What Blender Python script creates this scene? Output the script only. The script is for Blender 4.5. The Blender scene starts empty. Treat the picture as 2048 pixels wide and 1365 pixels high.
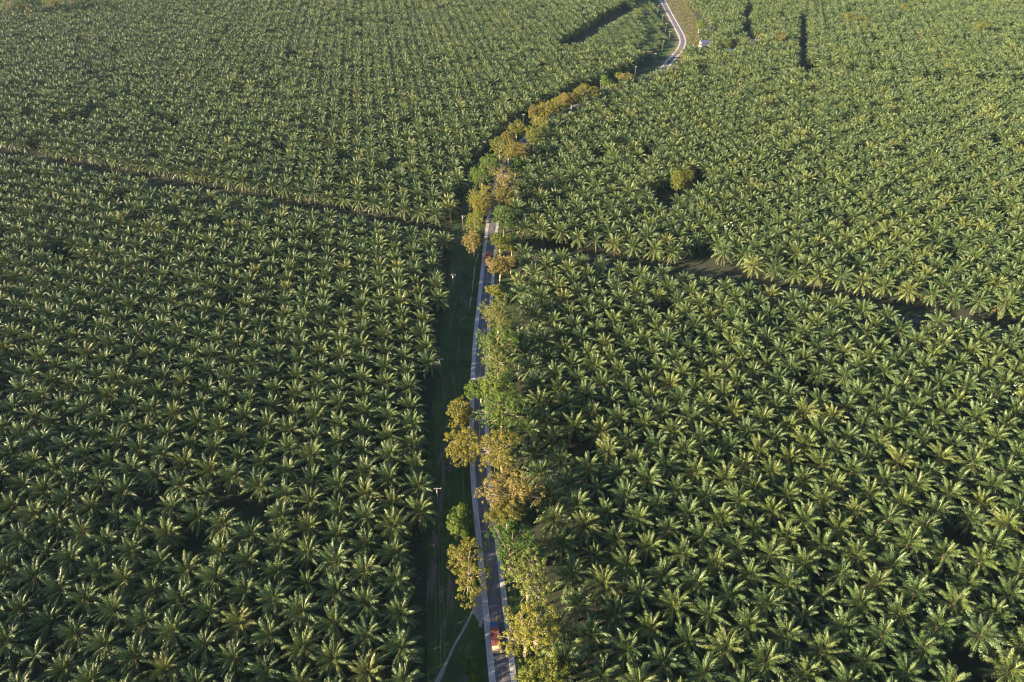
import bpy, math, random
import numpy as np
R = math.radians
rng = np.random.default_rng(11)
random.seed(11)
scene = bpy.context.scene

# ------------------------------------------------------------------ camera
FPX, CX, CY = 1365.0, 1024.0, 682.5          # photograph is 2048 x 1365
TH = math.atan((CY + 360.0) / FPX)           # the horizon lies 360 px above the frame
H = 175.0
cam_d = bpy.data.cameras.new('camera'); cam = bpy.data.objects.new('camera', cam_d)
scene.collection.objects.link(cam); scene.camera = cam
cam_d.sensor_width = 36; cam_d.lens = 36 * FPX / 2048; cam_d.clip_start = 1; cam_d.clip_end = 20000
cam.location = (0, 0, H); cam.rotation_euler = (math.pi / 2 - TH, 0, 0)

# ------------------------------------------------------------------ light
SUN_AZ, SUN_EL = 68.0, 15.5                  # light travels towards +Y turned 57 deg to +X
world = bpy.data.worlds.new('World'); scene.world = world; world.use_nodes = True
wn = world.node_tree
sky = wn.nodes.new('ShaderNodeTexSky'); sky.sky_type = 'NISHITA'; sky.sun_disc = False
sky.sun_elevation = R(SUN_EL); sky.sun_rotation = R(180 + SUN_AZ)
sky.air_density = 1.0; sky.dust_density = 0.3; sky.ozone_density = 2.5
wn.links.new(sky.outputs[0], wn.nodes['Background'].inputs[0])
wn.nodes['Background'].inputs[1].default_value = 0.05
sd = bpy.data.lights.new('sun', 'SUN'); sun = bpy.data.objects.new('sun', sd); scene.collection.objects.link(sun)
sd.energy = 5.0; sd.angle = R(0.6); sd.color = (1.0, 0.80, 0.52)
sun.rotation_euler = (R(90 - SUN_EL), 0, R(-SUN_AZ)); sun.location = (-200, -200, 300)
scene.view_settings.view_transform = 'Standard'; scene.view_settings.look = 'None'
scene.view_settings.exposure = 2.35; scene.view_settings.gamma = 1
scene.cycles.max_bounces = 5; scene.cycles.diffuse_bounces = 2; scene.cycles.glossy_bounces = 2
scene.cycles.transmission_bounces = 3; scene.cycles.transparent_max_bounces = 4; scene.cycles.volume_bounces = 0
scene.cycles.use_denoising = True; scene.cycles.use_adaptive_sampling = False; scene.cycles.filter_width = 1.15
try: scene.cycles.denoising_prefilter = 'NONE'
except Exception: pass

# ------------------------------------------------------------------ helpers
cT, sT = math.cos(TH), math.sin(TH)
def G(x, y, h=0.0):
    """photograph pixel -> point on the plane z = h"""
    a, b = (x - CX) / FPX, (CY - y) / FPX
    d = np.array([a, cT + b * sT, -sT + b * cT])
    t = (h - H) / d[2]
    return np.array([d[0] * t, d[1] * t, h])
def pix(p):
    """world points (n,3) -> photograph pixels"""
    p = np.atleast_2d(p); X, Y, Z = p[:, 0], p[:, 1], p[:, 2] - H
    z = Y * cT - Z * sT; v = Y * sT + Z * cT
    return np.stack([CX + FPX * X / z, CY - FPX * v / z], 1)
def pxm(y, h=0):                              # pixels per metre, horizontal, at image row y
    p = G(CX, y, h); return FPX / (p[1] * cT + (H - h) * sT)

def link(o, parent=None):
    scene.collection.objects.link(o)
    if parent is not None: o.parent = parent
    return o
def tag(o, label=None, cat=None, group=None, kind=None):
    if label: o['label'] = label
    if cat: o['category'] = cat
    if group: o['group'] = group
    if kind: o['kind'] = kind
    return o
def empty(name, loc, rz=0.0):
    o = bpy.data.objects.new(name, None); o.location = tuple(loc); o.rotation_euler = (0, 0, rz)
    o.empty_display_size = 0.5
    return link(o)
def raw_mesh(name, V, faces_n, loops, mats, mi=None, smooth=False):
    me = bpy.data.meshes.new(name)
    V = np.asarray(V, np.float32); loops = np.asarray(loops, np.int32); faces_n = np.asarray(faces_n, np.int32)
    me.vertices.add(len(V)); me.vertices.foreach_set('co', V.ravel())
    me.loops.add(len(loops)); me.loops.foreach_set('vertex_index', loops)
    me.polygons.add(len(faces_n))
    st = np.concatenate([[0], np.cumsum(faces_n)[:-1]]).astype(np.int32)
    me.polygons.foreach_set('loop_start', st); me.polygons.foreach_set('loop_total', faces_n)
    for m in mats: me.materials.append(m)
    if mi is not None: me.polygons.foreach_set('material_index', np.asarray(mi, np.int32))
    me.polygons.foreach_set('use_smooth', np.full(len(faces_n), smooth))
    me.update(calc_edges=True)
    return me
class MB:
    """collects simple solids into one mesh"""
    def __init__(s): s.V = []; s.F = []; s.n = 0
    def add(s, V, F):
        s.V += [tuple(v) for v in V]; s.F += [tuple(i + s.n for i in f) for f in F]; s.n += len(V)
    def box(s, c, d, rz=0.0, taper=1.0):
        x, y, z = d[0] / 2, d[1] / 2, d[2] / 2; V = []
        for k, q in ((-1, 1.0), (1, taper)):
            for a, b in ((-1, -1), (1, -1), (1, 1), (-1, 1)):
                px, py = a * x * q, b * y * q
                V.append((c[0] + px * math.cos(rz) - py * math.sin(rz), c[1] + px * math.sin(rz) + py * math.cos(rz), c[2] + k * z))
        s.add(V, [(3, 2, 1, 0), (4, 5, 6, 7), (0, 1, 5, 4), (1, 2, 6, 5), (2, 3, 7, 6), (3, 0, 4, 7)]); return s
    def tube(s, P, rad, n=8, cap=True):
        P = [np.array(p, float) for p in P]; V = []
        for i, p in enumerate(P):
            d = P[min(i + 1, len(P) - 1)] - P[max(i - 1, 0)]; d /= np.linalg.norm(d) + 1e-9
            u = np.cross(d, (0, 0, 1)) if abs(d[2]) < .9 else np.cross(d, (1, 0, 0)); u /= np.linalg.norm(u); v = np.cross(d, u)
            r = rad[i] if hasattr(rad, '__len__') else rad
            for k in range(n):
                a = 2 * math.pi * k / n; V.append(p + r * (math.cos(a) * u + math.sin(a) * v))
        F = [(i * n + k, i * n + (k + 1) % n, (i + 1) * n + (k + 1) % n, (i + 1) * n + k) for i in range(len(P) - 1) for k in range(n)]
        if cap: F += [tuple(range(n - 1, -1, -1)), tuple((len(P) - 1) * n + k for k in range(n))]
        s.add(V, F); return s
    def prism(s, prof, x0, x1):
        """profile of (y,z) points extruded along x"""
        n = len(prof); V = [(x0, a, b) for a, b in prof] + [(x1, a, b) for a, b in prof]
        s.add(V, [tuple(range(n - 1, -1, -1)), tuple(range(n, 2 * n))] + [(i, (i + 1) % n, n + (i + 1) % n, n + i) for i in range(n)]); return s
    def build(s, name, mat, parent=None, smooth=False, bevel=0.0):
        me = bpy.data.meshes.new(name); me.from_pydata(s.V, [], s.F); me.materials.append(mat)
        import bmesh
        bm = bmesh.new(); bm.from_mesh(me); bmesh.ops.recalc_face_normals(bm, faces=bm.faces)
        if bevel: bmesh.ops.bevel(bm, geom=list(bm.edges), offset=bevel, segments=2, affect='EDGES', profile=.6)
        bm.to_mesh(me); bm.free()
        if smooth: me.polygons.foreach_set('use_smooth', [True] * len(me.polygons))
        return link(bpy.data.objects.new(name, me), parent)

# ------------------------------------------------------------------ materials
def new_mat(name):
    m = bpy.data.materials.new(name); m.use_nodes = True
    return m, m.node_tree.nodes, m.node_tree.links, m.node_tree.nodes['Principled BSDF']
def ramp(n, stops):
    r = n.new('ShaderNodeValToRGB'); e = r.color_ramp.elements
    while len(e) < len(stops): e.new(0.5)
    for i, (p, c) in enumerate(stops):
        e[i].position = p; e[i].color = (*c, 1)
    return r
def plain(name, col, rough=.7, metal=0, var=.25, scale=3.0, spec=.5):
    m, n, l, b = new_mat(name)
    tc = n.new('ShaderNodeTexCoord'); nz = n.new('ShaderNodeTexNoise'); nz.inputs['Scale'].default_value = scale; nz.inputs['Detail'].default_value = 6
    l.new(tc.outputs['Object'], nz.inputs['Vector'])
    r = ramp(n, [(.3, tuple(c * (1 - var) for c in col)), (.7, tuple(min(1, c * (1 + var)) for c in col))])
    l.new(nz.outputs['Fac'], r.inputs[0]); l.new(r.outputs[0], b.inputs['Base Color'])
    b.inputs['Roughness'].default_value = rough; b.inputs['Metallic'].default_value = metal; b.inputs['Specular IOR Level'].default_value = spec
    return m
def leaf_mat(name, cols, rough=.45, spec=.5, trans=.25, nscale=.5, rand=True, fine=3.0, amp=.34):
    """leaf surface: colour wanders over the plant and from plant to plant"""
    m, n, l, b = new_mat(name)
    tc = n.new('ShaderNodeTexCoord'); nz = n.new('ShaderNodeTexNoise'); nz.inputs['Scale'].default_value = nscale; nz.inputs['Detail'].default_value = 3
    nf = n.new('ShaderNodeTexNoise'); nf.inputs['Scale'].default_value = fine; nf.inputs['Detail'].default_value = 1
    oi = n.new('ShaderNodeObjectInfo')
    l.new(tc.outputs['Object'], nz.inputs['Vector']); l.new(tc.outputs['Object'], nf.inputs['Vector'])
    a = n.new('ShaderNodeMath'); a.operation = 'MULTIPLY_ADD'; a.inputs[1].default_value = .55; a.inputs[2].default_value = .10
    l.new(nz.outputs['Fac'], a.inputs[0])
    a2 = n.new('ShaderNodeMath'); a2.operation = 'MULTIPLY_ADD'; a2.inputs[1].default_value = .35
    l.new(nf.outputs['Fac'], a2.inputs[0]); l.new(a.outputs[0], a2.inputs[2])
    out = a2.outputs[0]
    if rand:
        s = n.new('ShaderNodeMath'); s.operation = 'MULTIPLY_ADD'; s.inputs[1].default_value = amp; s.inputs[2].default_value = -.52 * amp
        l.new(oi.outputs['Random'], s.inputs[0])
        t = n.new('ShaderNodeMath'); t.operation = 'ADD'; l.new(out, t.inputs[0]); l.new(s.outputs[0], t.inputs[1])
        pw = n.new('ShaderNodeMath'); pw.operation = 'POWER'; pw.inputs[1].default_value = 16; l.new(oi.outputs['Random'], pw.inputs[0])
        t2 = n.new('ShaderNodeMath'); t2.operation = 'MULTIPLY_ADD'; t2.inputs[1].default_value = .14; l.new(pw.outputs[0], t2.inputs[0]); l.new(t.outputs[0], t2.inputs[2]); out = t2.outputs[0]
    r = ramp(n, cols); l.new(out, r.inputs[0])
    l.new(r.outputs[0], b.inputs['Base Color']); b.inputs['Roughness'].default_value = rough; b.inputs['Specular IOR Level'].default_value = spec
    tr = n.new('ShaderNodeBsdfTranslucent'); l.new(r.outputs[0], tr.inputs[0])
    mx = n.new('ShaderNodeMixShader'); mx.inputs[0].default_value = trans
    l.new(b.outputs[0], mx.inputs[1]); l.new(tr.outputs[0], mx.inputs[2])
    l.new(mx.outputs[0], n['Material Output'].inputs['Surface'])
    return m

M_FROND = leaf_mat('palm_leaflets', [(.0, (.026, .056, .024)), (.45, (.052, .090, .030)), (.75, (.092, .125, .032)), (1.0, (.17, .17, .045))], rough=.46, spec=.42, trans=.06, nscale=.25)
M_RACHIS = plain('palm_midrib', (.20, .22, .08), rough=.45, var=.15)
M_DRY = plain('dry_frond', (.10, .062, .03), rough=.85, var=.3)
M_TRUNK = plain('palm_trunk', (.045, .036, .026), rough=.9, var=.4)
M_BARK = plain('tree_bark', (.30, .24, .18), rough=.85, var=.3)
def tri(a, b, c): return [(.15, a), (.5, b), (.85, c)]
TM = {
 'G': leaf_mat('leaf_bright_green', tri((.05, .10, .015), (.09, .155, .024), (.18, .22, .042)), rough=.6, spec=.2, trans=.3, nscale=.25, rand=True, amp=.3),
 'D': leaf_mat('leaf_deep_green', tri((.040, .082, .014), (.070, .125, .020), (.125, .18, .030)), rough=.6, spec=.2, trans=.25, nscale=.25, rand=True, amp=.3),
 'L': leaf_mat('leaf_pale_green', tri((.09, .13, .032), (.145, .18, .045), (.22, .24, .068)), rough=.6, spec=.2, trans=.3, nscale=.25, rand=True, amp=.3),
 'Y': leaf_mat('leaf_yellow_green', tri((.08, .11, .02), (.145, .165, .028), (.24, .225, .042)), rough=.6, spec=.2, trans=.3, nscale=.22, rand=True, amp=.3),
 'O': leaf_mat('leaf_golden', tri((.085, .10, .02), (.165, .16, .028), (.26, .23, .045)), rough=.6, spec=.2, trans=.3, nscale=.22, rand=True, amp=.3),
 'B': leaf_mat('leaf_bronze', tri((.085, .088, .025), (.16, .137, .036), (.25, .20, .058)), rough=.6, spec=.2, trans=.28, nscale=.22, rand=True, amp=.3),
}

# ------------------------------------------------------------------ palm
def frond(e0, az, L, bend, nl, rs, dry=False, roll=0.0, zoff=0.0):
    """one arching feather frond: returns V, faces(n verts), loops, material index"""
    ns = 11
    t = np.linspace(0, 1, ns); ang = e0 - bend * t ** 2.0
    ds = L / (ns - 1)
    hx = np.concatenate([[0], np.cumsum(np.cos(ang[:-1]) * ds)]) + .25; hz = np.concatenate([[0], np.cumsum(np.sin(ang[:-1]) * ds)]) + zoff
    side = np.cumsum(np.full(ns, rs.normal(0, .035) * ds * L / 5)) * t * 3
    ca, sa = math.cos(az), math.sin(az)
    P = np.stack([hx * ca - side * sa, hx * sa + side * ca, hz], 1)
    lat = np.array([-sa, ca, 0.0])
    V, fn, lo, mi = [], [], [], []
    w = .10 * (1 - .75 * t)
    A = P + lat * w[:, None]; B = P - lat * w[:, None]
    V.append(np.stack([A, B], 1).reshape(-1, 3)); base = 0
    for i in range(ns - 1):
        lo += [2 * i, 2 * i + 1, 2 * i + 3, 2 * i + 2]; fn.append(4); mi.append(2 if dry else 1)
    base = 2 * ns
    tl = np.linspace(.17, .995, nl); k = tl * (ns - 1); i0 = np.minimum(k.astype(int), ns - 2); f = (k - i0)[:, None]
    C = P[i0] * (1 - f) + P[i0 + 1] * f
    T = P[i0 + 1] - P[i0]; T /= np.linalg.norm(T, axis=1, keepdims=True)
    N = np.cross(T, lat); N *= np.sign(N[:, 2:3] + 1e-6)
    prof = 1.14 * np.interp(tl, [.17, .3, .5, .8, 1.0], [.5, 1.05, 1.2, 1.0, .55]) * 1.28 / 1.08 * (L / 6.5)
    for s in (-1, 1):
        drp = np.radians(rs.normal(22 if not dry else 55, 14, nl) + roll * s)
        swp = np.radians(np.interp(tl, [.17, 1], [28, 62]) + rs.normal(0, 5, nl))
        ln = prof * rs.uniform(.82, 1.12, nl)
        out = lat * s
        d1 = (out * np.cos(swp)[:, None] + T * np.sin(swp)[:, None]) * np.cos(drp)[:, None] - N * np.sin(drp)[:, None]
        drp2 = drp + np.radians(38)
        d2 = (out * np.cos(swp)[:, None] + T * np.sin(swp)[:, None]) * np.cos(drp2)[:, None] - N * np.sin(drp2)[:, None]
        mid = C + d1 * (ln * .55)[:, None]; tip = mid + d2 * (ln * .45)[:, None]
        ww = (.095 * L / 6.5 * 26 / nl)
        a0 = C - T * ww * .6; a1 = C + T * ww * .6; b0 = mid - T * ww; b1 = mid + T * ww
        V.append(np.stack([a0, a1, b1, b0, tip], 1).reshape(-1, 3))
        idx = base + 5 * np.arange(nl)[:, None]
        q = np.concatenate([idx + np.array([0, 1, 2, 3]), idx + np.array([3, 2, 4])], 1)
        lo += q.ravel().tolist(); fn += [4, 3] * nl; mi += [2 if dry else 0] * (2 * nl)
        base += 5 * nl
    return np.concatenate(V), fn, lo, mi
def palm_crown_mesh(seed, nf, L, nl=24):
    rs = np.random.default_rng(seed)
    V, fn, lo, mi, n = [], [], [], [], 0
    ga = 2.39996
    for i in range(nf):
        u = (i + .5) / nf                                   # 0 = spear, 1 = oldest
        e0 = R(np.interp(u, [0, .14, .38, .58, 1], [87, 76, 54, 22, -52]) + rs.normal(0, 5)); LL = L * np.interp(u, [0, .12, .35, .6, 1], [.85, 1.03, 1.03, 1.10, 1.08]) * rs.uniform(.9, 1.06)
        bend = R(np.interp(u, [0, .2, .5, 1], [24, 62, 86, 42]) + rs.normal(0, 9))
        v, f, l, m = frond(e0, i * ga + rs.normal(0, .14), LL, bend, nl, rs, roll=rs.normal(0, 14), zoff=-.5 * u)
        V.append(v); fn += f; lo += [q + n for q in l]; mi += m; n += len(v)
    for i in range(rs.integers(0, 3)):                      # hanging dead fronds
        v, f, l, m = frond(R(-35 + rs.normal(0, 10)), rs.uniform(0, 6.28), L * .85, R(48), nl - 6, rs, dry=True, zoff=-.9)
        V.append(v); fn += f; lo += [q + n for q in l]; mi += m; n += len(v)
    return raw_mesh('palm_crown', np.concatenate(V), fn, lo, [M_FROND, M_RACHIS, M_DRY], mi)
def palm_trunk_mesh(seed, h):
    rs = np.random.default_rng(seed + 99); n, ns = 9, 14; V = []
    for i in range(ns):
        z = (h + .7) * i / (ns - 1) - .3; r = .40 + .10 * (i % 2) + (.16 if i > ns - 4 else 0) + (.12 if i == 0 else 0)
        for k in range(n):
            a = 2 * math.pi * k / n + (i % 2) * .35; rr = r * rs.uniform(.88, 1.12); V.append((rr * math.cos(a), rr * math.sin(a), z))
    lo, fn = [], []
    for i in range(ns - 1):
        for k in range(n): lo += [i * n + k, i * n + (k + 1) % n, (i + 1) * n + (k + 1) % n, (i + 1) * n + k]; fn.append(4)
    lo += [(ns - 1) * n + k for k in range(n)]; fn.append(n)
    return raw_mesh('palm_trunk', V, fn, lo, [M_TRUNK])
PALMH = 7.4
NV = 16
crowns = [palm_crown_mesh(40 + i, int(rng.integers(34, 39)), float(rng.uniform(5.5, 6.1))) for i in range(NV)]
crowns += [palm_crown_mesh(70 + i, 17, 4.6) for i in range(2)]           # thin, younger palms
trunks = [palm_trunk_mesh(i, PALMH) for i in range(4)]

# ------------------------------------------------------------------ outlines on the ground, traced as pixels of the ground plane
def line(pts): return np.array([G(x, y)[:2] for x, y in pts])
def smooth_line(P, step=2.0):
    P = np.asarray(P, float); out = []
    for i in range(len(P) - 1):
        p0, p1, p2, p3 = P[max(i - 1, 0)], P[i], P[i + 1], P[min(i + 2, len(P) - 1)]
        n = max(2, int(np.linalg.norm(p2 - p1) / step))
        for k in range(n):
            t = k / n
            m1, m2 = (p2 - p0) / 2, (p3 - p1) / 2
            if i == 0: m1 = p2 - p1
            if i == len(P) - 2: m2 = p2 - p1
            out.append((2 * t**3 - 3 * t**2 + 1) * p1 + (t**3 - 2 * t**2 + t) * m1 + (-2 * t**3 + 3 * t**2) * p2 + (t**3 - t**2) * m2)
    out.append(P[-1]); out = np.array(out)
    for _ in range(10): out[1:-1] = .25 * out[:-2] + .5 * out[1:-1] + .25 * out[2:]
    return out
def offset(P, d):
    T = np.gradient(P, axis=0); T /= np.linalg.norm(T, axis=1, keepdims=True); Nn = np.stack([T[:, 1], -T[:, 0]], 1)
    return P + Nn * (d[:, None] if hasattr(d, '__len__') else d)
LO = line([(1005, 1700), (990, 1500), (978, 1365), (969.5, 1267), (962, 1187), (955, 1107), (949, 1053), (944, 1000), (939.4, 929), (938.4, 854), (939.2, 804), (940.5, 767), (942.8, 730), (946, 680), (950, 642), (957.4, 576), (962.4, 532), (964.6, 510), (969.5, 466),
           (975, 424), (982, 386), (994, 347), (1008, 318), (1034, 287), (1062, 262), (1100, 236), (1145, 212), (1195, 189), (1245, 170), (1290, 154), (1310.4, 146), (1323.3, 132.5), (1332.7, 122), (1342, 111.4), (1352, 99), (1357.5, 88), (1358, 80), (1355, 70), (1349, 58.6), (1339.7, 41), (1330.3, 23.4), (1318.6, 0), (1299, -40), (1279, -80), (1255, -130)])
LO = smooth_line(LO)
ED = [offset(LO, d) for d in (0, 1.45, 5.85, 7.15)]
MID = offset(LO, 3.65)
PL = line([(700, 3500), (846, 1800), (847, 1365), (846, 1000), (850, 900), (860, 800), (873, 700), (890, 570), (899, 500), (908, 445), (922, 400), (938, 362), (962, 322), (992, 290), (1028, 256),
           (1068, 232), (1130, 202), (1180, 180), (1222, 163), (1262, 146), (1296, 125), (1310, 108), (1324, 90), (1328, 74), (1321, 52), (1311, 26), (1301, 0), (1290, -60), (1262, -140)])
_e3px = pix(np.c_[ED[3], np.zeros(len(ED[3]))])
_d = np.interp(_e3px[:, 1], [105, 142, 165, 300, 400, 500, 700, 900, 1365], [15, 15, 6, 7, 9, 11, 11, 10.5, 10.5])
_pr = offset(ED[3], _d)[_e3px[:, 1] > 132][::4]
PR = np.concatenate([line([(1600, 6000)]) * 0 + [[_pr[0, 0], -60.0]], _pr, line([(1372, 118), (1398, 102), (1406, 78), (1402, 56), (1392, 34), (1376, 8), (1352, -30), (1318, -90), (1280, -140)])])
def xat(poly, y):                                            # x of the polyline at world y
    return np.interp(y, poly[:, 1], poly[:, 0])
def seg_d(P, A, B):
    A, B = np.asarray(A), np.asarray(B); d = B - A; t = np.clip(((P - A) @ d) / (d @ d), 0, 1)
    return np.linalg.norm(P - (A + t[:, None] * d), axis=1)
TRL0, TRL1 = G(-700, 194)[:2], G(935, 489)[:2]               # plantation track, roadward ends
TRR0, TRR1 = G(985, 497)[:2], G(3200, 875)[:2]
def side_of(P, A, B): return (B[0] - A[0]) * (P[:, 1] - A[1]) - (B[1] - A[1]) * (P[:, 0] - A[0])
def lattice(anchor_px, az, s=9.5, ext=1400):
    p0 = G(*anchor_px, PALMH + 1.2)[:2]; a = R(az)
    u = np.array([math.sin(a), math.cos(a)]) * s; b = R(az + 60); v = np.array([math.sin(b), math.cos(b)]) * s
    n = int(ext / s)
    i, j = np.meshgrid(np.arange(-n, n), np.arange(-n, n)); i, j = i.ravel(), j.ravel()
    return p0 + i[:, None] * u + j[:, None] * v
GAPS = [  # (px polyline, radius m): breaks between the blocks and fallen palms
 ([(1135, 104), (1204, 58), (1256, 26)], 9.5), ([(1601, 50), (1604, 165)], 4.8), ([(1384, 28), (1412, 66)], 7), ([(1494, 10), (1493, 86)], 4.2), ([(1488, 88), (1518, 92)], 7), ([(1398, 72), (1424, 76)], 7),
 ([(192, 155)], 10), ([(236, 216)], 10), ([(140, 262), (208, 244)], 8.5), ([(350, 264)], 9), ([(140, 528)], 8), ([(200, 470)], 6), ([(335, 460)], 7), ([(436, 438)], 6), ([(492, 1046)], 9), ([(392, 1132)], 8),
 ([(296, 1030)], 7), ([(1630, 805)], 9), ([(1885, 1112)], 8), ([(1326, 400), (1388, 378)], 8.5), ([(1610, 152), (1750, 164), (1860, 176), (2100, 186)], 8), ([(1892, 58), (2012, 74)], 6),
 ([(1722, 50)], 8), ([(1700, 42)], 6), ([(1411, 92)], 10), ([(1418, 64)], 8), ([(1460, 106)], 9), ([(1512, 88)], 10), ([(1452, 92)], 8), ([(1790, 330)], 7), ([(1560, 84)], 6), ([(820, 268)], 6), ([(1905, 540)], 9),
 ([(1230, 300)], 6), ([(1700, 240)], 7), ([(1820, 214)], 6), ([(60, 18)], 12), ([(15, 6)], 14), ([(130, 6)], 12), ([(700, 60), (840, 74)], 5), ([(1390, 540)], 9.5), ([(1440, 548)], 8.5)]
GAPS = [(line(p), r) for p, r in GAPS]
SPLIT_F = line([(1131, 104), (1204, 58), (1250, 26), (1290, -20), (1310, -60)])
def blocks():
    out = []
    # name, lattice, test
    def clean(P, nm):
        P = P[(P[:, 1] > -30) & (P[:, 1] < 1180)]
        pp = pix(np.c_[P, np.zeros(len(P))])
        P = P[(pp[:, 0] > -420) & (pp[:, 0] < 2300) & (P[:, 1] > 10)]
        return P
    for nm, anc, az in (('A', (827, 1039), -8.5), ('B', (791, 413), -8.5), ('C', (1247, 806), -11.4), ('D', (1262, 508), -11.4), ('F', (1237, 80), -1.6), ('E', (1700, 90), 18.6)):
        tA, tB = (TRL0, TRL1) if nm in 'AB' else (TRR0, TRR1)
        tv = (tB - tA) / np.linalg.norm(tB - tA); nv_ = np.array([-tv[1], tv[0]])
        if nm in 'ABCD': az = math.degrees(math.atan2(-tv[0], -tv[1])) + 60       # rows run parallel to the plantation track
        P = lattice(anc, az)
        if nm in 'ABCD':                                                        # first row a fixed distance off the track
            sg = 1 if nm in 'BD' else -1; dd = sg * ((P - tA) @ nv_); m = np.min(dd[dd > 0]); P = P + nv_ * sg * (12.6 - m)
        P = clean(P, nm)
        xl, xr = xat(PL, P[:, 1]), xat(PR, P[:, 1])
        sl, sr = side_of(P, TRL0, TRL1), side_of(P, TRR0, TRR1)
        inF = (side_of(P, SPLIT_F[0], SPLIT_F[2]) < 0) & (P[:, 1] > G(1230, 118)[1] - (P[:, 0] - 80) * .35)
        inE = (P[:, 0] > np.interp(P[:, 1], [G(1604, 150)[1], G(1601, 20)[1]], [G(1604, 150)[0], G(1601, 20)[0]])) & (side_of(P, G(1610, 152)[:2], G(2100, 186)[:2]) > 0)
        if nm == 'A': k = (P[:, 0] < xl) & (sl < 0)
        if nm == 'B': k = (P[:, 0] < xl) & (sl > 0) & ~inF
        if nm == 'C': k = (P[:, 0] > xr) & (sr < 0)
        if nm == 'D': k = (P[:, 0] > xr) & (sr > 0) & ~inE
        if nm == 'F': k = (P[:, 0] < xl) & inF & (sl > 0)
        if nm == 'E': k = (P[:, 0] > xr) & inE
        P = P[k]
        P = P + rng.normal(0, .13, P.shape)
        kp = (seg_d(P, TRL0, TRL1) > 9.8) & (seg_d(P, TRR0, TRR1) > 9.8) & ((rng.random(len(P)) > .022) | (np.abs(P[:, 0] - xat(PR, P[:, 1])) < 14) | (np.abs(P[:, 0] - xat(PL, P[:, 1])) < 10))
        for L_, r in GAPS:
            if len(L_) == 1: kp &= np.linalg.norm(P - L_[0], axis=1) > r * .72
            else:
                for a, b in zip(L_[:-1], L_[1:]): kp &= seg_d(P, a, b) > r
        out.append((nm, P[kp]))
    return out
BL = blocks()
ALLP = np.concatenate([p for _, p in BL]); BLK = np.concatenate([[nm] * len(p) for nm, p in BL])
npalm = len(ALLP)
idx = np.where(rng.random(npalm) < .035, NV + rng.integers(0, 2, npalm), rng.integers(0, NV, npalm))
scl = rng.normal(.97, .035, npalm).clip(.8, 1.2); hgt = rng.normal(1.0, .05, npalm).clip(.8, 1.2)
hgt[BLK == 'F'] *= .66
hgt[(BLK == 'F') & (xat(PL, ALLP[:, 1]) - ALLP[:, 0] < 20) & (ALLP[:, 1] > G(1330, 118)[1])] *= .6
for hx_, hy_ in ((1410, 86), (1405, 93), (1418, 60), (1458, 101), (1510, 83)):      # lower, younger palms on the near side of the houses
    q_ = G(hx_, hy_, 4); d_ = ALLP - q_[:2]; n_ = q_[:2] / np.linalg.norm(q_[:2]); al_ = d_ @ n_; la_ = np.abs(d_ @ np.array([n_[1], -n_[0]]))
    m_ = (al_ < 8) & (al_ > -27) & (la_ < 7); hgt[m_] = .30; scl[m_] = .70; idx[m_] = NV
rot = rng.uniform(0, 2 * math.pi, npalm); tlt = rng.normal(0, R(1.8), (npalm, 2))
pp = pix(np.c_[ALLP, np.full(npalm, PALMH + 1)])
infr = (pp[:, 0] > -12) & (pp[:, 0] < 2060) & (pp[:, 1] > 0) & (pp[:, 1] < 1395)
order = np.argsort(-(pp[:, 1] + 600) * infr - infr * 1e3 + (pp[:, 1] > 1385) * 5e3)
near = [k for k in order if infr[k]][:300]
near_set = set(near)

# ---- the 300 palms that show largest, each a thing with trunk and crown
edge_x = xat(PL, ALLP[:, 1]); edge_r = xat(PR, ALLP[:, 1])
for k in near:
    x, y = ALLP[k]
    e = empty('oil_palm', (x, y, 0), rot[k]); e.scale = (scl[k],) * 3
    e.rotation_euler = (tlt[k, 0] * .5, tlt[k, 1] * .5, rot[k])
    tk = link(bpy.data.objects.new('trunk', trunks[k % 4]), e); tk.scale = (1, 1, hgt[k])
    cr = link(bpy.data.objects.new('crown', crowns[idx[k]]), e); cr.location = (0, 0, PALMH * hgt[k])
    left = BLK[k] == 'A'
    thin = idx[k] >= NV
    if left and edge_x[k] - x < 8: lb, gp = 'tall green oil palm in the row that borders the shaded grass strip', 'oil palms along the grass strip'
    elif not left and x - edge_r[k] < 9: lb, gp = 'dark green oil palm in the outermost row close behind the roadside trees', 'oil palms behind the roadside trees'
    elif thin and left: lb, gp = 'thin young oil palm with few short fronds, power pole side of the road', 'young oil palms on the pole side'
    elif thin: lb, gp = 'thin young oil palm with few short fronds, beyond the roadside trees', 'young oil palms beyond the roadside trees'
    elif left: lb, gp = 'full crowned oil palm deep in the near grove on the power pole side', 'near oil palms on the pole side'
    else: lb, gp = 'full crowned oil palm deep in the near grove beyond the roadside trees', 'near oil palms beyond the roadside trees'
    tag(e, lb, 'palm tree', gp)

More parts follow.
